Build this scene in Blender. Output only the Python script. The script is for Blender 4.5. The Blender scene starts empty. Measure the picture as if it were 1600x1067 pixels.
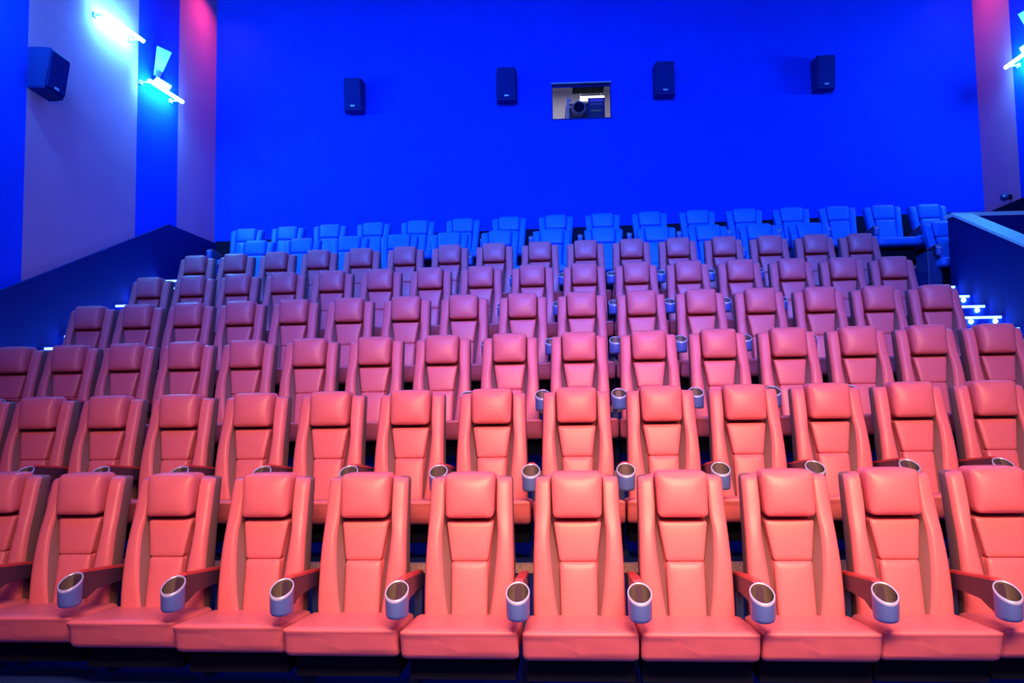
import bpy, bmesh, math, random
from mathutils import Vector, Matrix

# ------------------------------------------------------------------ camera, world, lights, exposure
sc = bpy.context.scene
C = sc.collection
H = 1.475                       # eye height above the floor of the front row
YAW, PITCH, ROLL, LENS = 0.04283, 0.07405, -0.01627, 27.993
cam_data = bpy.data.cameras.new('camera')
cam = bpy.data.objects.new('camera', cam_data)
C.objects.link(cam)
cam_data.sensor_width = 36.0
cam_data.sensor_fit = 'HORIZONTAL'
cam_data.lens = LENS
fw = Vector((-math.sin(YAW)*math.cos(PITCH), math.cos(YAW)*math.cos(PITCH), math.sin(PITCH)))
r0 = Vector((math.cos(YAW), math.sin(YAW), 0))
u0 = r0.cross(fw)
cr, sr = math.cos(ROLL), math.sin(ROLL)
rt, up = cr*r0 + sr*u0, -sr*r0 + cr*u0
mw = Matrix((rt, up, -fw)).transposed().to_4x4()
mw.translation = (0, 0, H)
cam.matrix_world = mw
sc.camera = cam

world = bpy.data.worlds.new('world')
sc.world = world
world.use_nodes = True
wb = world.node_tree.nodes['Background']
wb.inputs[0].default_value = (0.05, 0.12, 1.0, 1)
wb.inputs[1].default_value = 0.10

sc.view_settings.view_transform = 'Standard'
sc.view_settings.look = 'None'
sc.view_settings.gamma = 1
sc.view_settings.use_curve_mapping = False
sc.view_settings.exposure = 0.0
sc.cycles.use_denoising = True
sc.cycles.max_bounces = 5
sc.cycles.diffuse_bounces = 3
sc.cycles.sample_clamp_indirect = 4.0


def area(name, loc, target, size, energy, color, spread=180):
    d = bpy.data.lights.new(name, 'AREA')
    d.shape = 'RECTANGLE'
    d.size, d.size_y = size
    d.energy = energy
    d.color = color
    d.spread = math.radians(spread)
    o = bpy.data.objects.new(name, d)
    C.objects.link(o)
    o.location = loc
    o.rotation_euler = (Vector(target)-Vector(loc)).to_track_quat('-Z', 'Y').to_euler()
    return o


# house light coming from the screen end of the hall, behind the photographer
area('screen_end_light', (0.6, 0.1, H+2.9), (0.5, 4.2, H-1.0), (3.4, 0.9), 205, (1.0, 0.46, 0.24), 80)
area('screen_end_light', (0.6, -1.8, H+1.6), (0.4, 6.0, H+0.3), (4.0, 1.6), 78, (1.0, 0.34, 0.36), 160)  # added soft warm fill, reddens the side wall and upper rows
# added blue fill overhead, no visible source, tints the seat tops
area('blue_overhead_fill', (-1.0, 8.2, H+6.2), (-0.4, 9.2, H), (8.0, 3.0), 170, (0.03, 0.22, 1.0))
# added blue fill at the screen end, tints upper rows and rear wall
area('blue_front_fill', (0.4, 0.5, H+5.6), (0.4, 12.4, H+1.9), (6.0, 0.8), 360, (0.02, 0.16, 1.0), 70)
# made-up area light out of frame, brightens the blue of the left edge
area('left_wall_fill', (-5.25, 6.9, H+4.6), (-5.75, 7.7, H+4.0), (1.0, 0.1), 75, (0.03, 0.36, 1.0))
area('blue_overhead_fill', (0.8, 2.5, H+6.0), (0.5, 4.2, H), (8.0, 2.0), 170, (0.05, 0.14, 1.0))  # second added overhead fill, puts some blue on the front rows
# warm downlights in the rear corners, above the frame
area('corner_downlight', (-5.0, 12.4, H+6.75), (-5.7, 12.4, H+4.6), (0.4, 0.4), 10, (1.0, 0.10, 0.22), 140)
area('corner_downlight', (6.5, 12.4, H+6.75), (7.3, 12.4, H+4.6), (0.4, 0.4), 8, (1.0, 0.10, 0.24), 140)

# ------------------------------------------------------------------ materials


def mat(name, col, rough=0.6, spec=0.3, metal=0.0, noise=None, bump=None, emit=None, sheen=0.0):
    """col: base colour; noise=(scale, second colour); bump=(scale, strength)"""
    m = bpy.data.materials.new(name)
    m.use_nodes = True
    nt = m.node_tree
    b = nt.nodes['Principled BSDF']
    b.inputs['Base Color'].default_value = (*col, 1)
    b.inputs['Roughness'].default_value = rough
    b.inputs['Specular IOR Level'].default_value = spec
    b.inputs['Metallic'].default_value = metal
    if sheen:
        b.inputs['Sheen Weight'].default_value = sheen
    if noise or bump:
        tc = nt.nodes.new('ShaderNodeTexCoord')
    if noise:
        n = nt.nodes.new('ShaderNodeTexNoise')
        n.inputs['Scale'].default_value = noise[0]
        n.inputs['Detail'].default_value = 4
        nt.links.new(tc.outputs['Object'], n.inputs['Vector'])
        r = nt.nodes.new('ShaderNodeValToRGB')
        r.color_ramp.elements[0].position = 0.35
        r.color_ramp.elements[0].color = (*col, 1)
        r.color_ramp.elements[1].position = 0.65
        r.color_ramp.elements[1].color = (*noise[1], 1)
        nt.links.new(n.outputs['Fac'], r.inputs['Fac'])
        nt.links.new(r.outputs['Color'], b.inputs['Base Color'])
    if bump:
        n2 = nt.nodes.new('ShaderNodeTexNoise')
        n2.inputs['Scale'].default_value = bump[0]
        n2.inputs['Detail'].default_value = 3
        nt.links.new(tc.outputs['Object'], n2.inputs['Vector'])
        bp = nt.nodes.new('ShaderNodeBump')
        bp.inputs['Strength'].default_value = bump[1]
        bp.inputs['Distance'].default_value = 0.01
        nt.links.new(n2.outputs['Fac'], bp.inputs['Height'])
        nt.links.new(bp.outputs['Normal'], b.inputs['Normal'])
    if emit:
        b.inputs['Emission Color'].default_value = (*emit[0], 1)
        b.inputs['Emission Strength'].default_value = emit[1]
    return m


M = {
    'red': mat('red_leather', (0.70, 0.18, 0.24), 0.40, 0.42, noise=(9, (0.66, 0.167, 0.225)), bump=(160, 0.08)),
    'bolster_slope': mat('mauve_bolster_slope', (0.24, 0.13, 0.16), 0.5, 0.35, bump=(160, 0.08)),  # greyer mauve colour for the inward-facing bolster slopes
    'shell': mat('taupe_side_panel', (0.20, 0.12, 0.13), 0.55, 0.3, bump=(160, 0.06)),
    'shell_blue': mat('blue_side_panel', (0.008, 0.14, 0.70), 0.5, 0.3, bump=(160, 0.06)),
    'blue_seat': mat('blue_leather', (0.010, 0.21, 0.90), 0.45, 0.4, noise=(9, (0.009, 0.19, 0.84)), bump=(160, 0.08)),
    'arm': mat('dark_plastic', (0.05, 0.028, 0.07), 0.45, 0.4, bump=(200, 0.04)),
    'arm_pad': mat('red_arm_pad', (0.55, 0.06, 0.07), 0.3, 0.5, bump=(160, 0.04)),
    'cup': mat('grey_cup_plastic', (0.085, 0.16, 0.55), 0.32, 0.5, bump=(120, 0.03)),
    'cup_rim': mat('pale_cup_rim', (0.46, 0.56, 0.92), 0.25, 0.6, metal=0.2),
    'cup_in': mat('cup_interior', (0.10, 0.085, 0.08), 0.5, 0.3),
    'frame': mat('black_steel', (0.004, 0.006, 0.020), 0.8, 0.05),
    'post': mat('navy_steel', (0.02, 0.05, 0.22), 0.45, 0.4, noise=(6, (0.018, 0.045, 0.19))),
    'carpet': mat('navy_carpet', (0.018, 0.055, 0.42), 0.95, 0.05, noise=(60, (0.012, 0.035, 0.28)), bump=(300, 0.3)),
    'nosing': mat('speckled_nosing', (0.42, 0.30, 0.24), 0.7, 0.2, noise=(90, (0.70, 0.52, 0.42))),
    'wall_blue': mat('blue_wall_fabric', (0.004, 0.055, 0.85), 0.9, 0.08, noise=(2.2, (0.004, 0.05, 0.80)), bump=(220, 0.15)),
    'wall_rose': mat('rose_wall_fabric', (0.68, 0.24, 0.46), 0.9, 0.08, noise=(2.2, (0.64, 0.225, 0.44)), bump=(220, 0.15)),
    'dado': mat('navy_dado', (0.004, 0.014, 0.17), 0.8, 0.1, noise=(3, (0.0035, 0.012, 0.155))),
    'dado_black': mat('black_base_wall', (0.006, 0.008, 0.03), 0.8, 0.1),
    'cap': mat('pale_cap_board', (0.45, 0.75, 0.78), 0.5, 0.3, noise=(14, (0.48, 0.80, 0.80))),
    'ceil': mat('dark_ceiling', (0.02, 0.02, 0.04), 0.9, 0.1),
    'spk': mat('speaker_cabinet', (0.006, 0.02, 0.17), 0.7, 0.15),
    'grille': mat('speaker_grille', (0.005, 0.02, 0.19), 0.8, 0.1, bump=(400, 0.4)),
    'pale_plate': mat('speaker_pale_plate', (0.55, 0.75, 0.85), 0.25, 0.6, metal=0.2),
    'alu': mat('brushed_metal', (0.35, 0.33, 0.38), 0.4, 0.5, metal=0.5),
    'booth': mat('booth_paint', (0.42, 0.41, 0.46), 0.8, 0.2, noise=(3, (0.38, 0.37, 0.43))),
    'rack': mat('white_rack', (0.8, 0.78, 0.85), 0.5, 0.3),
    'projector': mat('projector_body', (0.03, 0.03, 0.09), 0.4, 0.4, noise=(12, (0.06, 0.04, 0.11))),
    'proj_panel': mat('projector_panel', (0.04, 0.06, 0.26), 0.4, 0.4),
    'proj_pale': mat('projector_pale_stripe', (0.35, 0.35, 0.95), 0.4, 0.4),
    'proj_grey': mat('projector_grey_label', (0.28, 0.33, 0.50), 0.4, 0.4),
    'proj_green': mat('projector_green_mark', (0.45, 0.60, 0.25), 0.4, 0.4),
    'lens': mat('lens_glass', (0.004, 0.006, 0.05), 0.08, 0.8),
    'tube': mat('blue_light_tube', (0.8, 0.9, 1.0), 0.4, 0.3, emit=((0.04, 0.38, 1.0), 410)),
    'lit_plate': mat('white_reflector', (0.75, 0.95, 0.90), 0.5, 0.3),
    'led': mat('step_led_strip', (0.7, 0.85, 1.0), 0.4, 0.3, emit=((0.10, 0.28, 1.0), 8)),
    'puck': mat('step_led_puck', (0.8, 0.9, 1.0), 0.4, 0.3, emit=((0.12, 0.38, 1.0), 110)),
    'booth_lamp': mat('booth_lamp', (1, 1, 1), 0.4, 0.3, emit=((1.0, 0.97, 1.0), 5)),
}
gl = bpy.data.materials.new('booth_glass')
gl.use_nodes = True
g = gl.node_tree.nodes['Principled BSDF']
g.inputs['Base Color'].default_value = (1, 1, 1, 1)
g.inputs['Transmission Weight'].default_value = 1
g.inputs['Roughness'].default_value = 0.02
g.inputs['IOR'].default_value = 1.02
M['glass'] = gl

# ------------------------------------------------------------------ helpers


def link(name, bm_or_me, m=None, parent=None, loc=(0, 0, 0), smooth=False):
    if isinstance(bm_or_me, bmesh.types.BMesh):
        me = bpy.data.meshes.new(name)
        bmesh.ops.recalc_face_normals(bm_or_me, faces=bm_or_me.faces)
        bm_or_me.to_mesh(me)
        bm_or_me.free()
    else:
        me = bm_or_me
    if m is not None:
        for x in (m if isinstance(m, (list, tuple)) else [m]):
            me.materials.append(M[x])
    if smooth:
        for p in me.polygons:
            p.use_smooth = True
    o = bpy.data.objects.new(name, me)
    C.objects.link(o)
    o.location = loc
    if parent is not None:
        o.parent = parent
    return o


def box(bm, x0, x1, y0, y1, z0, z1, mi=0):
    v = [bm.verts.new(p) for p in ((x0, y0, z0), (x1, y0, z0), (x1, y1, z0), (x0, y1, z0), (x0, y0, z1), (x1, y0, z1), (x1, y1, z1), (x0, y1, z1))]
    fs = [(0, 3, 2, 1), (4, 5, 6, 7), (0, 1, 5, 4), (1, 2, 6, 5), (2, 3, 7, 6), (3, 0, 4, 7)]
    out = []
    for f in fs:
        a = bm.faces.new([v[i] for i in f])
        a.material_index = mi
        out.append(a)
    return v


def rbox(x0, x1, y0, y1, z0, z1, r=0.01, seg=2):
    bm = bmesh.new()
    box(bm, x0, x1, y0, y1, z0, z1)
    bmesh.ops.bevel(bm, geom=bm.edges[:], offset=r, segments=seg, profile=0.6, affect='EDGES')
    return bm


def pillow(cx, cy, cz, w, d, h, r, puff=(0, 0, 0), n=9, shape=None):
    """a soft rounded cushion; puff = extra bulge of the -y, +z and ±x faces"""
    bm = bmesh.new()
    bmesh.ops.create_cube(bm, size=2)
    bmesh.ops.subdivide_edges(bm, edges=bm.edges[:], cuts=n, use_grid_fill=True)
    hw, hd, hh = w/2, d/2, h/2
    for v in bm.verts:
        q = [math.copysign(abs(t)**0.55, t) if abs(t) > 1e-9 else 0.0 for t in v.co]
        p = Vector((q[0]*hw, q[1]*hd, q[2]*hh))
        rr = min(r, hw, hd, hh)
        c = Vector((max(-hw+rr, min(hw-rr, p.x)), max(-hd+rr, min(hd-rr, p.y)), max(-hh+rr, min(hh-rr, p.z))))
        dv = p-c
        if dv.length > 1e-9:
            p = c+dv.normalized()*rr
        fx, fy, fz = 1-min(1, abs(p.x/hw))**2.5, 1-min(1, abs(p.y/hd))**2.5, 1-min(1, abs(p.z/hh))**2.5
        if q[1] < -0.98 or p.y < 0:
            p.y -= puff[0]*fx*fz*(-p.y/hd if p.y < 0 else 0)
        if p.z > 0:
            p.z += puff[1]*fx*fy*(p.z/hh)
        p.x += puff[2]*fy*fz*(p.x/hw)
        if shape:
            p = shape(p)
        v.co = p+Vector((cx, cy, cz))
    return bm


def prism(pts, x0, x1, axis='x'):
    """pts: closed outline (a, b); extruded between x0 and x1 along the axis"""
    bm = bmesh.new()

    def P(a, b, t):
        return (t, a, b) if axis == 'x' else ((a, t, b) if axis == 'y' else (a, b, t))
    A = [bm.verts.new(P(a, b, x0)) for a, b in pts]
    B = [bm.verts.new(P(a, b, x1)) for a, b in pts]
    n = len(pts)
    bm.faces.new(A)
    bm.faces.new(B[::-1])
    for i in range(n):
        bm.faces.new((A[i], B[i], B[(i+1) % n], A[(i+1) % n]))
    return bm


def loft(rings, closed=True, cap=True, strips=None):
    bm = bmesh.new()
    R = [[bm.verts.new(p) for p in ring] for ring in rings]
    n = len(rings[0])
    for a, b in zip(R[:-1], R[1:]):
        for i in range(n):
            f = bm.faces.new((a[i], a[(i+1) % n], b[(i+1) % n], b[i]))
            if strips:
                f.material_index = strips.get(min(i, n-1-i), 0)
    if cap:
        bm.faces.new(R[0][::-1])
        bm.faces.new(R[-1])
    return bm


def subsurf(bm, lv=1):
    me = bpy.data.meshes.new('tmp')
    bmesh.ops.recalc_face_normals(bm, faces=bm.faces)
    bm.to_mesh(me)
    bm.free()
    o = bpy.data.objects.new('tmp', me)
    C.objects.link(o)
    s = o.modifiers.new('s', 'SUBSURF')
    s.levels = lv
    dg = bpy.context.evaluated_depsgraph_get()
    res = bpy.data.meshes.new_from_object(o.evaluated_get(dg))
    bpy.data.objects.remove(o)
    return res


def thing(name, label, cat, loc=(0, 0, 0), group=None, rz=0.0):
    o = bpy.data.objects.new(name, None)
    C.objects.link(o)
    o.empty_display_size = 0.1
    o.location = loc
    o.rotation_euler = (0, 0, rz)
    o['label'] = label
    o['category'] = cat
    if group:
        o['group'] = group
    return o


def struct(o):
    o['kind'] = 'structure'
    return o


def dup_tree(o, parent=None):
    c = o.copy()
    C.objects.link(c)
    if parent is not None:
        c.parent = parent
    for ch in o.children:
        dup_tree(ch, c)
    return c


# ------------------------------------------------------------------ the hall
XB = 0.72


class Row:
    def __init__(s, Y0, slope, bow, floor, edge, xs):
        s.Y0, s.s, s.b, s.floor, s.edge, s.xs = Y0, slope, bow, floor, edge, xs

    def y(s, x):
        return s.Y0 + s.s*(x-XB) + s.b*(x-XB)**2


ROWS = {
    1: Row(4.320, -0.0154, 0.0235, 0.0, .47, [-3.347, -2.757, -2.166, -1.582, -1.008, -0.426, 0.149, 0.703, 1.256, 1.801, 2.353]),
    2: Row(5.395, 0.0023, 0.0195, 0.473, .47, [-4.332, -3.762, -3.189, -2.624, -2.061, -1.502, -0.934, -0.375, 0.196, 0.762, 1.318, 1.874, 2.433, 2.994]),
    3: Row(6.449, -0.0239, 0.0093, 0.938, .47, [-4.714, -4.175, -3.632, -3.085, -2.535, -1.979, -1.42, -0.855, -0.298, 0.265, 0.825, 1.381, 1.932, 2.481, 3.025, 3.559]),
    4: Row(7.505, -0.0064, 0.0082, 1.407, .47, [-4.578, -4.055, -3.524, -2.987, -2.445, -1.894, -1.338, -0.779, -0.216, 0.341, 0.904, 1.46, 2.012, 2.565, 3.109, 3.646]),
    5: Row(8.572, -0.0095, 0.0089, 1.865, .47, [-4.528, -4.0, -3.461, -2.918, -2.366, -1.816, -1.257, -0.698, -0.135, 0.428, 0.988, 1.544, 2.098, 2.65, 3.194, 3.733]),
    6: Row(9.643, -0.0253, 0.0093, 2.330, .47, [-4.516, -3.971, -3.411, -2.856, -2.299, -1.738, -1.174, -0.617, -0.054, 0.503, 1.06, 1.619, 2.172, 2.719, 3.266, 3.801]),
    7: Row(11.00, -0.0127, 0.0094, 2.834, .66, [-4.203, -3.501, -2.79, -2.064, -1.343, -0.619, 0.111, 0.831, 1.564, 2.274, 2.98, 3.673, 5.56]),
    8: Row(12.05, -0.0402, 0.0064, 3.281, .64, [-4.793, -4.1, -3.396, -2.685, -1.969, -1.254, -0.534, 0.186, 0.901, 1.61, 2.327, 3.028, 3.732, 4.42, 5.092, 5.764]),
}
REAR_Y = 13.0
FL_TOP = H + 7.2


def wl(y):                      # inner face of the left wall
    return -5.60 + 0.03*(y-11)


WR = 7.12

# flat floor in front, under the first row
bm = bmesh.new()
box(bm, -6.3, 7.4, -3.0, 5.2, -0.12, 0.0)
struct(link('floor', bm, 'carpet'))

# seating tiers: each one a bowed slab whose front face is the riser
NS = 24


def tier(i, x0, x1, low, back):
    rw = ROWS[i]
    nx = ROWS.get(i+1)
    bm = bmesh.new()
    cols = []
    for k in range(NS+1):
        x = x0+(x1-x0)*k/NS
        ya = rw.y(x)-rw.edge
        yb = (nx.y(x)-nx.edge+0.02) if nx else back
        cols.append([bm.verts.new(p) for p in ((x, ya, low), (x, ya, rw.floor), (x, yb, rw.floor), (x, yb, low))])
    for a, b in zip(cols[:-1], cols[1:]):
        for j in range(4):
            bm.faces.new((a[j], b[j], b[(j+1) % 4], a[(j+1) % 4]))
    bm.faces.new(cols[0])
    bm.faces.new(cols[-1][::-1])
    struct(link('floor', bm, 'carpet'))
    # speckled nosing strip along the top edge of the riser
    bm = bmesh.new()
    cols = []
    for k in range(NS+1):
        x = x0+(x1-x0)*k/NS
        ya = rw.y(x)-rw.edge
        z = rw.floor
        cols.append([bm.verts.new(p) for p in ((x, ya-0.012, z-0.045), (x, ya-0.012, z+0.006), (x, ya+0.05, z+0.006), (x, ya+0.05, z+0.0005), (x, ya-0.0005, z+0.0005), (x, ya-0.0005, z-0.045))])
    for a, b in zip(cols[:-1], cols[1:]):
        for j in range(6):
            bm.faces.new((a[j], b[j], b[(j+1) % 6], a[(j+1) % 6]))
    bm.faces.new(cols[0])
    bm.faces.new(cols[-1][::-1])
    struct(link('trim_%d' % i, bm, 'nosing'))


for i in (2, 3, 4, 5, 6):
    tier(i, -5.02, 4.18, 0.0, 0)
tier(7, -5.66, 5.9, 1.2, 0)
tier(8, -5.66, WR, 1.6, REAR_Y)

# aisle stairs, three steps to a row
RISE, GO = 0.1617, 0.328


def stairs(name, x0, x1, ytop, go, ztop, back=0.5):
    pts = []
    n = 22
    y = ytop
    z = ztop
    prof = [(y+back, z)]
    info = []
    for k in range(n):
        prof.append((y, z))
        info.append((k, y, z))
        z2 = z-RISE
        if z2 < 0.03:
            z2 = 0.0
        prof.append((y, z2))
        z = z2
        y -= go
        if z <= 0:
            break
    prof.append((ytop+back, 0.0))
    struct(link(name, prism(prof, x0, x1), 'carpet'))
    return info


st_r = stairs('stairs_right', 4.18, 5.22, 10.24, GO, ROWS[7].floor)
st_l = stairs('stairs_left', -5.62, -5.02, 11.10, 0.359, ROWS[8].floor, 0.9)

# left wall: blue and rose fabric bays
bays_l = [(-3.0, 1.0, 0), (1.0, 3.2, 1), (3.2, 4.6, 0), (4.6, 6.9, 1), (6.9, 8.33, 0), (8.33, 10.56, 1), (10.56, 11.71, 0), (11.71, REAR_Y, 1)]
bm = bmesh.new()
for y0, y1, mi in bays_l:
    pr = [(wl(y0)-0.2, y0), (wl(y0), y0), (wl(y1), y1), (wl(y1)-0.2, y1)]
    A = [bm.verts.new((a, b, 0)) for a, b in pr]
    B = [bm.verts.new((a, b, FL_TOP)) for a, b in pr]
    for i in range(4):
        f = bm.faces.new((A[i], A[(i+1) % 4], B[(i+1) % 4], B[i]))
        f.material_index = mi
    bm.faces.new(A[::-1])
    bm.faces.new(B)
struct(link('wall_left', bm, ['wall_blue', 'wall_rose']))
bm = bmesh.new()
for y0, y1, mi in [(-3.0, 4.9, 0), (4.9, 6.0, 1), (6.0, 7.3, 0), (7.3, 9.6, 1), (9.6, 12.01, 0), (12.01, REAR_Y, 1)]:
    box(bm, WR, WR+0.2, y0, y1, 0, FL_TOP, mi)
struct(link('wall_right', bm, ['wall_blue', 'wall_rose']))
# rear wall with the projection opening
WX0, WX1, WZ0, WZ1 = 0.175, 1.158, H+4.655, H+5.265
bm = bmesh.new()
xl, xr = -5.9, WR+0.25
y0, y1 = REAR_Y, REAR_Y+0.16
box(bm, xl, WX0, y0, y1, 0, FL_TOP)
box(bm, WX1, xr, y0, y1, 0, FL_TOP)
box(bm, WX0, WX1, y0, y1, 0, WZ0)
box(bm, WX0, WX1, y0, y1, WZ1, FL_TOP)
bmesh.ops.remove_doubles(bm, verts=bm.verts, dist=1e-5)
struct(link('wall_back', bm, 'wall_blue'))
bm = bmesh.new()
box(bm, -6.2, 7.5, -3.0, REAR_Y+0.2, FL_TOP, FL_TOP+0.15)
struct(link('ceiling', bm, 'ceil'))

# dark dado: follows the stairs on the left wall, level near the rear
dz0 = H+2.69


def ldz(y):
    return H+1.239+(y-8.016)*(2.651-1.239)/(11.353-8.016)


pts = [(-3.0, 0.0), (-3.0, 0.35), (5.6, max(0.35, ldz(5.6))), (11.42, dz0), (REAR_Y, dz0+0.02), (REAR_Y, 0.0)]
bm = prism(pts, 0, 0.04)
for v in bm.verts:
    v.co.x += wl(v.co.y)
struct(link('wainscot', bm, 'dado'))
bm = bmesh.new()
for v in box(bm, wl(13)+0.03, WR, REAR_Y-0.03, REAR_Y, 1.6, H+2.74)[4:]:
    if v.co.x > 0:
        v.co.z = H+2.92
struct(link('wainscot', bm, 'dado_black'))
bm = bmesh.new()
box(bm, WR-0.04, WR, 2.0, REAR_Y-0.03, 0.0, H+2.87)
struct(link('wainscot', bm, 'dado_black'))

# parapet beside the right stairs, wrapping the exit passage
PX0, PX1 = 5.22, 5.40


def pz(y):
    return H+1.583+(y-8.81)*0.4655


yc = 10.24
bm = prism([(3.0, 0.0), (3.0, 0.75), (5.62, max(.75, pz(5.62))), (yc, pz(yc)), (yc, 0.0)], PX0, PX1)
par = struct(link('wall_parapet', bm, 'dado'))
bm = bmesh.new()
box(bm, PX0, WR-0.04, yc, yc+0.16, 0.0, pz(yc))
struct(link('wall_parapet', bm, 'dado'))
z = pz
bm = prism([(5.62, z(5.62)), (yc, z(yc)), (yc, z(yc)+0.035), (5.62, z(5.62)+0.035)], PX0-0.02, PX1+0.04)
struct(link('trim_9', bm, 'cap'))
bm = bmesh.new()
box(bm, PX0-0.02, WR-0.04, yc, yc+0.20, pz(yc), pz(yc)+0.05)
struct(link('trim_10', bm, 'cap'))

# projection window: frame and pane
wf = bmesh.new()
t = 0.012
for a in ((WX0, WX1, WZ1-t, WZ1), (WX0, WX1, WZ0, WZ0+t), (WX0, WX0+t, WZ0+t, WZ1-t), (WX1-t, WX1, WZ0+t, WZ1-t)):
    box(wf, a[0], a[1], REAR_Y-0.02, REAR_Y+0.05, a[2], a[3])
win = struct(link('window_1', wf, 'spk'))
bm = bmesh.new()
box(bm, WX0-0.01, WX1+0.01, REAR_Y-0.03, REAR_Y-0.0, WZ1-0.004, WZ1+0.018)
link('head_trim', bm, 'alu', win)
bm = bmesh.new()
box(bm, WX0+t, WX1-t, REAR_Y+0.02, REAR_Y+0.026, WZ0+t, WZ1-t)
link('pane', bm, 'glass', win)
bm = bmesh.new()
box(bm, WX0-0.05, WX0-0.012, REAR_Y-0.02, REAR_Y, WZ0+0.26, WZ0+0.44)

# projection booth behind the window
bx0, bx1, by0, by1, bz0, bz1 = -0.7, 2.1, REAR_Y+0.16, REAR_Y+2.4, H+3.8, H+6.1
bm = bmesh.new()
box(bm, bx0-0.1, bx0, by0, by1, bz0, bz1)
box(bm, bx1, bx1+0.1, by0, by1, bz0, bz1)
box(bm, bx0-0.1, bx1+0.1, by1, by1+0.1, bz0, bz1)
box(bm, bx0-0.1, bx1+0.1, by0, by1+0.1, bz0-0.1, bz0)
box(bm, bx0-0.1, bx1+0.1, by0, by1+0.1, bz1, bz1+0.1)
struct(link('wall_booth', bm, 'booth'))
area('booth_ceiling_light', (0.5, by0+0.9, bz1-0.06), (0.5, by0+0.9, bz0), (1.2, 0.5), 48, (1.0, 0.95, 1.0))

pr = thing('projector', 'dark digital projector with a round lens behind the lit window in the rear wall', 'projector', (0.79, REAR_Y+0.75, bz0+0.03))
link('stand', rbox(-0.34, 0.36, -0.1, 0.6, -0.027, 0.985, 0.01), 'frame', pr)
link('body', rbox(-0.37, 0.30, -0.18, 0.62, 0.99, 1.32, 0.02), 'projector', pr)
bm = rbox(0.02, 0.31, -0.20, -0.178, 0.92, 1.40, 0.008)
pp = link('control_panel', bm, 'proj_panel', pr)
pp['label'] = 'bright blue panel'
bm = bmesh.new()
box(bm, 0.05, 0.28, -0.206, -0.199, 1.325, 1.38)
link('pale_stripe', bm, 'proj_pale', pp)
bm = bmesh.new()
box(bm, 0.06, 0.27, -0.206, -0.199, 1.27, 1.30)
link('grey_label', bm, 'proj_grey', pp)
bm = bmesh.new()
box(bm, 0.07, 0.25, -0.206, -0.199, 1.155, 1.18)
link('green_mark', bm, 'proj_green', pp)


def cyl(bm, cx, cz, y0, y1, r0_, r1_, n=24):
    a = [bm.verts.new((cx+r0_*math.cos(2*math.pi*i/n), y0, cz+r0_*math.sin(2*math.pi*i/n))) for i in range(n)]
    b = [bm.verts.new((cx+r1_*math.cos(2*math.pi*i/n), y1, cz+r1_*math.sin(2*math.pi*i/n))) for i in range(n)]
    for i in range(n):
        bm.faces.new((a[i], a[(i+1) % n], b[(i+1) % n], b[i]))
    bm.faces.new(a)
    bm.faces.new(b[::-1])


bm = bmesh.new()
cyl(bm, -0.14, 1.20, -0.30, -0.17, 0.115, 0.13)
lb = link('lens_barrel', bm, 'proj_grey', pr)
bm = bmesh.new()
cyl(bm, -0.14, 1.20, -0.31, -0.299, 0.085, 0.095)
link('lens_glass', bm, 'lens', lb)
bm = bmesh.new()
box(bm, -0.36, -0.28, -0.22, -0.17, 1.30, 1.32)
box(bm, -0.35, -0.26, -0.24, -0.17, 1.23, 1.25)
link('bracket', bm, 'rack', pr)
rk = thing('equipment_rack', 'slim white equipment upright beside the projector inside the booth', 'rack', (0.462, REAR_Y+0.30, bz0))
bm = bmesh.new()
box(bm, -0.035, 0.01, -0.03, 0.2, 0.004, 1.34)
box(bm, 0.01, 0.06, -0.03, 0.0, 1.27, 1.31)
box(bm, -0.055, -0.035, -0.03, 0.0, 1.12, 1.17)
link('upright', bm, 'rack', rk)
bm = bmesh.new()
box(bm, -0.05, 0.06, -0.04, 0.2, 0.003, 0.03)
link('foot', bm, 'rack', rk)
bl = thing('booth_light', 'bright white lamp glowing above the projector inside the booth', 'lamp', (0.93, REAR_Y+1.3, bz1))
bm = rbox(-0.22, 0.22, -0.06, 0.06, -0.62, -0.57, 0.01)
link('diffuser', bm, 'booth_lamp', bl)
bm = bmesh.new()
box(bm, -0.22, -0.205, -0.01, 0.01, -0.57, 0.0)
box(bm, 0.165, 0.18, -0.01, 0.01, -0.57, 0.0)
link('hanger', bm, 'alu', bl)
dk = rbox(0.16, 0.72, -0.2, 0.1, -0.38, 0.0, 0.01)
dt = link('air_duct', dk, 'frame', None, (0.4, REAR_Y+1.0, bz1-0.20))
dt['label'] = 'dark air duct hanging under the ceiling of the projection booth'
dt['category'] = 'duct'
for_d = dt

# ------------------------------------------------------------------ surround speakers


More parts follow.
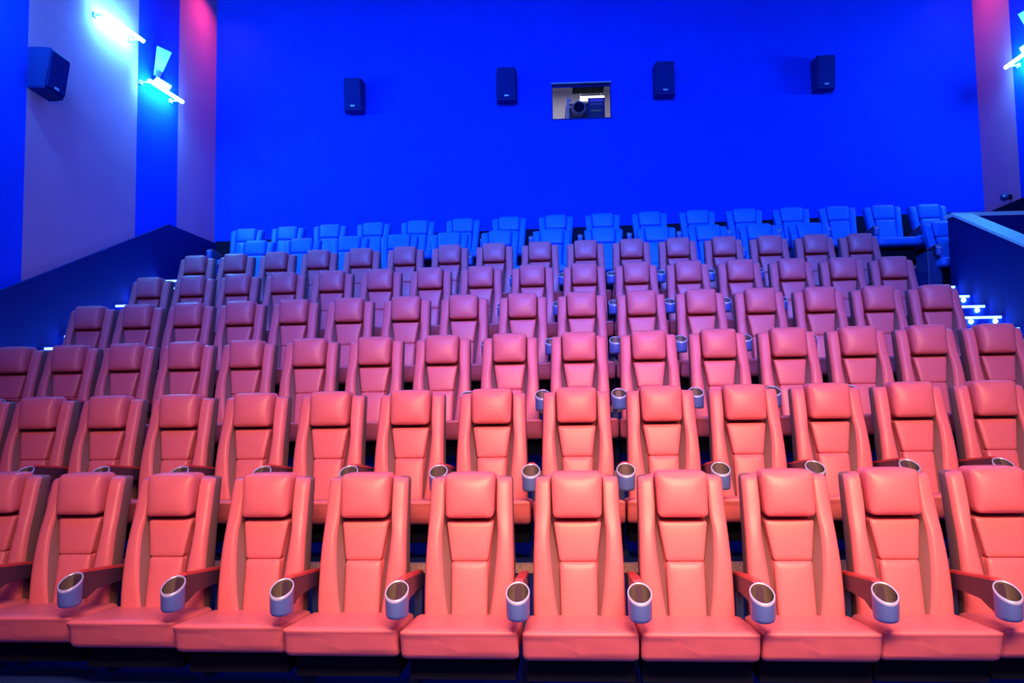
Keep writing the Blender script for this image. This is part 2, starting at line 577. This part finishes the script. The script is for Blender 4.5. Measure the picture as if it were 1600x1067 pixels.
def make_speaker(label, loc, w, h, d, rz, tilt=0.12):
    t = thing('wall_speaker', label, 'speaker', loc, 'surround speakers on the walls', rz)
    # cabinet: wider at the back, raked front
    f = 0.86
    ring = lambda z, fy, s: [(-w/2*s, 0, z), (w/2*s, 0, z), (w/2*s, -d*0.4, z), (w/2*f*s, fy, z), (-w/2*f*s, fy, z), (-w/2*s, -d*0.4, z)]
    bm = loft([ring(-h/2, -d*0.72, .97), ring(-h/2+0.02, -d*0.74, 1), ring(h/2-0.02, -d, 1), ring(h/2, -d+0.01, .97)])
    bmesh.ops.translate(bm, verts=bm.verts, vec=(0, -0.07, 0))
    link('cabinet', bm, 'spk', t)
    bm = bmesh.new()
    w2 = w/2*f-0.012
    zb, zt = -h/2+0.035, h/2-0.03
    yb, yt = -d*0.74-0.07, -d-0.07
    vs = []
    for dy in (-0.012, 0.004):
        vs.append([bm.verts.new(p) for p in ((-w2, yb+dy-0.01, zb), (w2, yb+dy-0.01, zb), (w2, yt+dy, zt), (-w2, yt+dy, zt))])
    a, b = vs
    bm.faces.new(a)
    bm.faces.new(b[::-1])
    for i in range(4):
        bm.faces.new((a[i], b[i], b[(i+1) % 4], a[(i+1) % 4]))
    g_ = link('grille', bm, 'grille', t)
    b2 = bmesh.new()
    box(b2, -0.035, 0.035, yb-0.034, yb-0.016, zb+0.012, zb+0.038)
    bd = link('pale_plate', b2, 'pale_plate', g_)  # small pale plate low on the grille
    bm = bmesh.new()
    box(bm, -0.05, 0.05, -0.012, 0.0, -0.1, 0.1)
    box(bm, -0.02, 0.02, -0.08, 0.0, -0.03, 0.03)
    link('bracket', bm, 'frame', t)
    return t


make_speaker('dark blue box speaker on the rear wall, nearest the left corner', (-3.12, REAR_Y, H+5.10), 0.33, 0.52, 0.26, 0)
make_speaker('dark blue box speaker on the rear wall, just left of the projection window', (-0.57, REAR_Y, H+5.19), 0.34, 0.52, 0.26, 0)
make_speaker('dark blue box speaker on the rear wall, just right of the projection window', (2.02, REAR_Y, H+5.20), 0.34, 0.52, 0.26, 0)
make_speaker('dark blue box speaker on the rear wall, nearest the right corner', (4.60, REAR_Y, H+5.21), 0.33, 0.52, 0.26, 0)
make_speaker('large box speaker on the left side wall, below the blue light tubes', (wl(8.42), 8.42, H+3.72), 0.42, 0.46, 0.24, math.radians(92))

# ------------------------------------------------------------------ blue tube lights on the side walls


def tube_light(label, side, y0, y1, z, dzdy=0.03, fin=False):
    # side -1: left wall, +1: right wall; light stands off the wall
    sgn = 1 if side < 0 else -1
    base = (wl((y0+y1)/2) if side < 0 else WR, (y0+y1)/2, z)
    t = thing('wall_light', label, 'lamp', base, 'blue tube lights on the side walls')
    L = y1-y0
    slope = 0.03 if side < 0 else 0.0

    def skew(bm):
        for v in bm.verts:
            v.co.z += dzdy*v.co.y
            v.co.x = sgn*v.co.x + slope*v.co.y
        return bm
    bm = bmesh.new()
    n = 12
    A = [bm.verts.new((0.17+0.024*math.cos(2*math.pi*i/n), -L/2, 0.024*math.sin(2*math.pi*i/n))) for i in range(n)]
    B = [bm.verts.new((0.17+0.024*math.cos(2*math.pi*i/n), L/2, 0.024*math.sin(2*math.pi*i/n))) for i in range(n)]
    for i in range(n):
        bm.faces.new((A[i], A[(i+1) % n], B[(i+1) % n], B[i]))
    bm.faces.new(A)
    bm.faces.new(B[::-1])
    link('tube', skew(bm), 'tube', t)
    bm = bmesh.new()
    for s_ in (-1, 1):
        box(bm, 0.0, 0.03, s_*(L/2-0.06)-0.03, s_*(L/2-0.06)+0.03, -0.03, 0.03)
    for s_ in (-1, 1):
        box(bm, 0.03, 0.16, s_*(L/2-0.06)-0.01, s_*(L/2-0.06)+0.01, -0.012, 0.012)
    link('back_plate', skew(bm), 'lit_plate', t)
    if fin:
        bm = prism([(-0.35, 0.42), (0.22, 0.50), (0.08, 0.80), (-0.42, 0.80)], 0.0, 0.02)
        bm.free()
        bm = bmesh.new()
        P = [(0.0, -0.05, 0.24), (0.0, 0.10, 0.24), (0.10, 0.24, 0.68), (0.10, -0.16, 0.62)]
        Q = [(x+0.015, y, zz) for x, y, zz in P]
        a = [bm.verts.new(p) for p in P]
        b = [bm.verts.new(p) for p in Q]
        bm.faces.new(a)
        bm.faces.new(b[::-1])
        for i in range(4):
            bm.faces.new((a[i], b[i], b[(i+1) % 4], a[(i+1) % 4]))
        link('reflector_fin', skew(bm), 'lit_plate', t)
        bm = bmesh.new()
        P = [(0.0, -0.10, 0.11), (0.0, 0.36, 0.11), (0.11, 0.26, 0.17), (0.11, -0.16, 0.16)]
        a = [bm.verts.new(p) for p in P]
        b = [bm.verts.new((x, y, zz+0.012)) for x, y, zz in P]
        bm.faces.new(a)
        bm.faces.new(b[::-1])
        for i in range(4):
            bm.faces.new((a[i], b[i], b[(i+1) % 4], a[(i+1) % 4]))
        link('reflector_shelf', skew(bm), 'lit_plate', t)
    return t


tube_light('glowing blue-white light tube on the left wall, the upper one nearer the top edge', -1, 9.45, 10.38, H+4.98, 0.06)
tube_light('glowing blue-white light tube on the left wall, the lower one with a pale fin above', -1, 10.55, 11.50, H+4.55, 0.06, True)
tube_light('glowing blue light tube on the right wall, half cut off by the photo edge', 1, 10.85, 11.90, H+4.85, 0.0, True)

# small dark camera dome on the right wall
cd = thing('security_camera', 'small dark round camera low on the rose panel of the right wall', 'camera', (WR, 12.26, H+2.97))
bm = bmesh.new()
bmesh.ops.create_uvsphere(bm, u_segments=16, v_segments=10, radius=0.06)
bmesh.ops.translate(bm, verts=bm.verts, vec=(-0.10, 0, 0))
link('dome', bm, 'post', cd, smooth=True)
bm = bmesh.new()
box(bm, -0.06, 0.0, -0.03, 0.03, -0.03, 0.03)
link('bracket', bm, 'frame', cd)
bm = bmesh.new()
bmesh.ops.create_uvsphere(bm, u_segments=10, v_segments=6, radius=0.02)
bmesh.ops.translate(bm, verts=bm.verts, vec=(-0.13, -0.045, 0.0))
link('lens', bm, 'pale_plate', cd, smooth=True)

# ------------------------------------------------------------------ step lights
ORD = ['first', 'second', 'third', 'fourth', 'fifth', 'sixth', 'seventh', 'eighth', 'ninth', 'tenth', 'eleventh', 'twelfth', 'thirteenth', 'fourteenth', 'fifteenth', 'sixteenth']


def step_light(side, k, x0, x1, y, z, pucks):
    nm = 'right' if side > 0 else 'left'
    t = thing('step_light', 'glowing blue step edge light on the %s aisle stairs, %s step down from the top' % (nm, ORD[k]), 'step light', ((x0+x1)/2, y, z), 'blue lights on the aisle steps')
    hw = (x1-x0)/2-0.02
    bm = bmesh.new()
    box(bm, -hw, hw, -0.012, 0.0, -0.030, -0.004)
    link('light_strip', bm, 'led', t)
    for px in pucks:
        bm = bmesh.new()
        cyl(bm, px, -0.062, -0.022, 0.0, 0.020, 0.024, 12)
        link('lamp', bm, 'puck', t)
    return t


for k, y, z in st_r[:8]:
    step_light(1, k, 4.18, 5.20, y, z, (-0.36, 0.0, 0.40) if k % 2 == 0 else (0.15, 0.42))
for k, y, z in st_l[:11]:
    step_light(-1, k, -5.58, -5.02, y, z, (-0.15, 0.12) if k % 2 == 0 else (-0.06,))

# ------------------------------------------------------------------ cinema seats


def shell_mesh(P):
    """backrest shell with two side bolsters, recessed centre. P: profile rows (z, yfront, halfwidth, inner halfwidth, bolster depth)"""
    rings = []
    for z_, yf, wo, wi, pd, sw in P:
        rec = 0.095 if 0.76 <= z_ <= 0.90 else 0.055
        half = [(0.0, yf+rec), (wi-0.01, yf+rec), (wi, yf+rec*0.8), (wi+sw, yf-pd*0.9), (wi+sw+0.010, yf-pd), (wo-0.035, yf-pd), (wo-0.012, yf-pd+0.006), (wo, yf-pd+0.030), (wo+0.002, yf+0.06), (wo-0.002, yf+0.115), (wo-0.02, yf+0.140), (wo-0.10, yf+0.155), (0.0, yf+0.158)]
        ring = [(x, y, z_) for x, y in half] + [(-x, y, z_) for x, y in half[-2:0:-1]]
        rings.append(ring)
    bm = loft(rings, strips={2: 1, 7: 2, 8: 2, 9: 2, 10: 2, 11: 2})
    return subsurf(bm, 1)


def armrest(parent, x, premium=False):
    arm = 'armrest'
    q = 0.62 if premium else 1.0
    y_f, z_c = -0.56, 0.582
    # arm body: side profile from the back down to the cup
    w = 0.048*q
    prof = [(0.03, 0.470), (0.03, 0.545), (-0.20, 0.575), (-0.45, 0.606), (-0.50, 0.606), (-0.52, 0.50), (-0.50, 0.470), (-0.44, 0.470), (-0.36, 0.505), (-0.20, 0.495)]
    bm = prism(prof, x-w/2, x+w/2)
    bmesh.ops.bevel(bm, geom=[e for e in bm.edges], offset=0.006, segments=2, affect='EDGES')
    a = link('armrest', bm, 'arm', parent)
    # red pad on top
    bm = prism([(0.02, 0.540), (0.02, 0.558), (-0.20, 0.588), (-0.46, 0.620), (-0.475, 0.604), (-0.20, 0.574)], x-w/2+0.003, x+w/2-0.003)
    bmesh.ops.bevel(bm, geom=[e for e in bm.edges], offset=0.005, segments=2, affect='EDGES')
    link('arm_pad', bm, 'arm_pad', a)
    # cup holder: slanted elliptical tube
    n = 28
    ro = (0.056*q, 0.068*q)
    ri = (0.0495*q, 0.061*q)
    sl = 0.50

    def ring(rx, ry, zf):
        return [(x+rx*math.cos(2*math.pi*i/n), y_f+ry*math.sin(2*math.pi*i/n), zf(ry*math.sin(2*math.pi*i/n))) for i in range(n)]
    zt = lambda dy: z_c+sl*dy
    zlow = lambda dy: 0.458+0.012*dy
    rings = [ring(0.044*q, 0.054*q, zlow), ring(0.051*q, 0.062*q, lambda d: 0.463), ring(0.054*q, 0.066*q, lambda d: 0.475), ring(ro[0], ro[1], lambda d: zt(d)-0.010)]
    bm = loft(rings, cap=False)
    bm.faces.new([v for v in bm.verts[:n]] if False else [bm.verts[i] for i in range(n)][::-1]) if bm.verts.ensure_lookup_table() is None else None
    c = link('cup_holder', bm, 'cup', a, smooth=True)
    rings = [ring(ro[0], ro[1], lambda d: zt(d)-0.012), ring(ro[0]+0.001, ro[1]+0.001, lambda d: zt(d)-0.004), ring(ro[0]-0.003, ro[1]-0.003, lambda d: zt(d)+0.001), ring(ri[0]+0.001, ri[1]+0.001, lambda d: zt(d)), ring(ri[0], ri[1], lambda d: zt(d)-0.008)]
    bm = loft(rings, cap=False)
    rings2 = [ring(ri[0], ri[1], lambda d: zt(d)-0.004), ring(ri[0]*0.93, ri[1]*0.93, lambda d: 0.488), ring(ri[0]*0.85, ri[1]*0.85, lambda d: 0.483)]
    r_ = link('rim', bm, 'cup_rim', a, smooth=True)
    bm = loft(rings2, cap=False)
    bm.verts.ensure_lookup_table()
    bm.faces.new([bm.verts[2*n+i] for i in range(n)])
    link('cup_well', bm, 'cup_in', a, smooth=True)
    # post that carries the arm, bolted to the floor
    bm = bmesh.new()
    box(bm, x-0.020, x+0.020, -0.035, 0.030, 0.0, 0.50)
    box(bm, x-0.030, x+0.030, -0.16, 0.06, 0.0, 0.03)
    link('leg', bm, 'post', parent)
    return a


def red_seat():
    t = thing('cinema_seat', '', 'seat')
    P = [(0.300, -0.125, 0.232, 0.088, 0.000, 0.015),
         (0.312, -0.130, 0.238, 0.088, 0.008, 0.015),
         (0.330, -0.128, 0.240, 0.088, 0.016, 0.018),
         (0.45, -0.105, 0.240, 0.090, 0.036, 0.042),
         (0.62, -0.068, 0.238, 0.092, 0.050, 0.060),
         (0.76, -0.035, 0.232, 0.112, 0.042, 0.046),
         (0.80, -0.024, 0.231, 0.122, 0.036, 0.032),
         (0.855, -0.008, 0.229, 0.130, 0.028, 0.012),
         (0.98, 0.022, 0.227, 0.134, 0.020, 0.008),
         (1.035, 0.036, 0.226, 0.134, 0.014, 0.008),
         (1.050, 0.042, 0.222, 0.134, 0.006, 0.008),
         (1.058, 0.056, 0.212, 0.130, -0.010, 0.008)]
    link('backrest', shell_mesh(P), ['red', 'bolster_slope', 'shell'], t, smooth=True)
    # centre pads

    def lean(z0, y0, k, wtop, wbot, h):
        def f(p):
            s = (p.z+h/2)/h
            p.x *= wbot+(wtop-wbot)*s
            p.y += k*p.z
            return p
        return f
    link('back_pad', pillow(0, -0.010, 0.727, 0.228, 0.09, 0.202, 0.014, (0.008, 0, 0), shape=lean(0, 0, 0.21, 1.12, 0.85, 0.202)), 'red', t, smooth=True)
    link('lumbar_pad', pillow(0, -0.064, 0.465, 0.192, 0.09, 0.322, 0.016, (0.014, 0, 0), shape=lean(0, 0, 0.20, 1.02, 0.98, 0.322)), 'red', t, smooth=True)
    link('headrest', pillow(0, 0.024, 0.966, 0.268, 0.165, 0.232, 0.026, (0.030, 0.006, 0), n=11, shape=lean(0, 0, 0.17, 1.02, 0.96, 0.232)), 'red', t, smooth=True)

    def cu(p):
        t_ = (0.235-p.y)/0.47          # 0 at the back, 1 at the nose
        if t_ > 0.3:
            p.y += 0.065*max(0.0, (0.045-p.z)/0.10)*(t_-0.3)/0.7
        if p.z > 0:
            p.z += 0.042*min(1, t_)
        return p
    link('seat_cushion', pillow(0, -0.317, 0.300, 0.525, 0.46, 0.115, 0.024, (0.004, 0.004, 0), n=11, shape=cu), 'red', t, smooth=True)
    bm = bmesh.new()
    box(bm, -0.260, 0.260, -0.38, -0.085, 0.12, 0.25)
    link('underframe', bm, 'frame', t)  # underframe as a wide black box, puts in the shade beneath the cushion
    armrest(t, 0.283)
    return t


def blue_seat():
    t = thing('recliner_seat', '', 'seat')
    P = [(0.33, -0.13, 0.215, 0.12, 0.0, 0.02),
         (0.36, -0.14, 0.228, 0.12, 0.01, 0.02),
         (0.50, -0.10, 0.234, 0.12, 0.025, 0.03),
         (0.70, -0.045, 0.246, 0.13, 0.030, 0.035),
         (0.85, -0.005, 0.258, 0.145, 0.025, 0.025),
         (0.97, 0.025, 0.270, 0.155, 0.018, 0.02),
         (1.005, 0.040, 0.268, 0.155, 0.010, 0.02),
         (1.020, 0.060, 0.255, 0.150, -0.012, 0.02)]
    link('backrest', shell_mesh(P), ['blue_seat', 'blue_seat', 'shell_blue'], t, smooth=True)

    def lean(k, wtop, wbot, h):
        def f(p):
            s = (p.z+h/2)/h
            p.x *= wbot+(wtop-wbot)*s
            p.y += k*p.z
            return p
        return f
    link('back_pad', pillow(0, -0.055, 0.585, 0.27, 0.10, 0.43, 0.02, (0.012, 0, 0), shape=lean(0.24, 1.04, 0.92, 0.43)), 'blue_seat', t, smooth=True)
    link('headrest', pillow(0, 0.035, 0.918, 0.31, 0.12, 0.225, 0.03, (0.010, 0.008, 0), shape=lean(0.22, 1.04, 0.97, 0.225)), 'blue_seat', t, smooth=True)
    link('seat_cushion', pillow(0, -0.34, 0.37, 0.60, 0.49, 0.12, 0.04, (0.008, 0.008, 0)), 'blue_seat', t, smooth=True)
    bm = bmesh.new()
    box(bm, -0.27, 0.27, -0.40, 0.02, 0.12, 0.31)
    link('underframe', bm, 'frame', t)
    armrest(t, 0.356, True)
    return t


proto_red = red_seat()
proto_blue = blue_seat()
ROWNAME = {1: 'front row', 2: 'second row', 3: 'third row', 4: 'fourth row', 5: 'fifth row', 6: 'sixth row', 7: 'next-to-last row', 8: 'rearmost row'}
first = {False: proto_red, True: proto_blue}
used = {False: False, True: False}
for r in range(1, 9):
    rw = ROWS[r]
    prem = r >= 7
    for k, x in enumerate(rw.xs):
        if not used[prem]:
            t = first[prem]
            used[prem] = True
        else:
            t = dup_tree(first[prem])
        t.location = (x, rw.y(x), rw.floor)
        t.rotation_euler = (0, 0, -0.03)
        # neighbouring seats share an arm: centre it in the gap and let the cushion fill its place
        gap_r = rw.xs[k+1]-x if k+1 < len(rw.xs) else rw.xs[k]-rw.xs[k-1]
        gap_l = x-rw.xs[k-1] if k else gap_r
        if gap_r > 1:
            gap_r = gap_l
        if gap_l > 1:
            gap_l = gap_r = 0.70
        for ch in t.children:
            if ch.name.startswith(('armrest', 'leg')):
                # follows the bow of the row
                ch.location.x = gap_r/2-(0.356 if prem else 0.283)
            elif ch.name.startswith('seat_cushion') and not prem:
                ch.scale.x = (min(gap_l, gap_r)-0.010)/0.525
            elif ch.name.startswith('seat_cushion'):
                ch.scale.x = min(1.1, (min(gap_l, gap_r)-0.03)/0.60)
        if prem:
            base = 'bright blue leather recliner in the %s, %s seat from the left'
        else:
            base = 'red leather cinema seat in the %s, %s seat from the left'
        if r == 7 and k == 12:
            lab = 'lone bright blue recliner of the next-to-last row beside the right parapet'
        elif k == 0:
            lab = base[:base.index(',')] % ROWNAME[r] + ', leftmost seat'
        elif k == len(rw.xs)-1:
            lab = base[:base.index(',')] % ROWNAME[r] + ', rightmost seat'
        else:
            lab = base % (ROWNAME[r], ORD[k])
        t['label'] = lab
        t['category'] = 'seat'
        t['group'] = ('blue recliners in the ' if prem else 'red seats in the ')+ROWNAME[r]
# outer armrests of the row ends
for o in [x for x in C.objects if x.name.startswith(('cinema_seat', 'recliner_seat'))]:
    k_end = o['label'].endswith('leftmost seat') or o['label'].startswith('lone')
    if not k_end:
        continue
    dx = -0.712 if o.name.startswith('recliner') else -0.566
    for ch in list(o.children):
        if ch.name.startswith(('armrest', 'leg')):
            c = dup_tree(ch, o)
            c.location.x = dx-ch.location.x
# aisle end panel of the lone recliner
lone = [x for x in C.objects if x.get('label', '').startswith('lone')][0]
bm = rbox(-0.44, -0.26, -0.42, -0.06, -0.0, 0.54, 0.015)
link('side_panel', bm, 'post', lone)
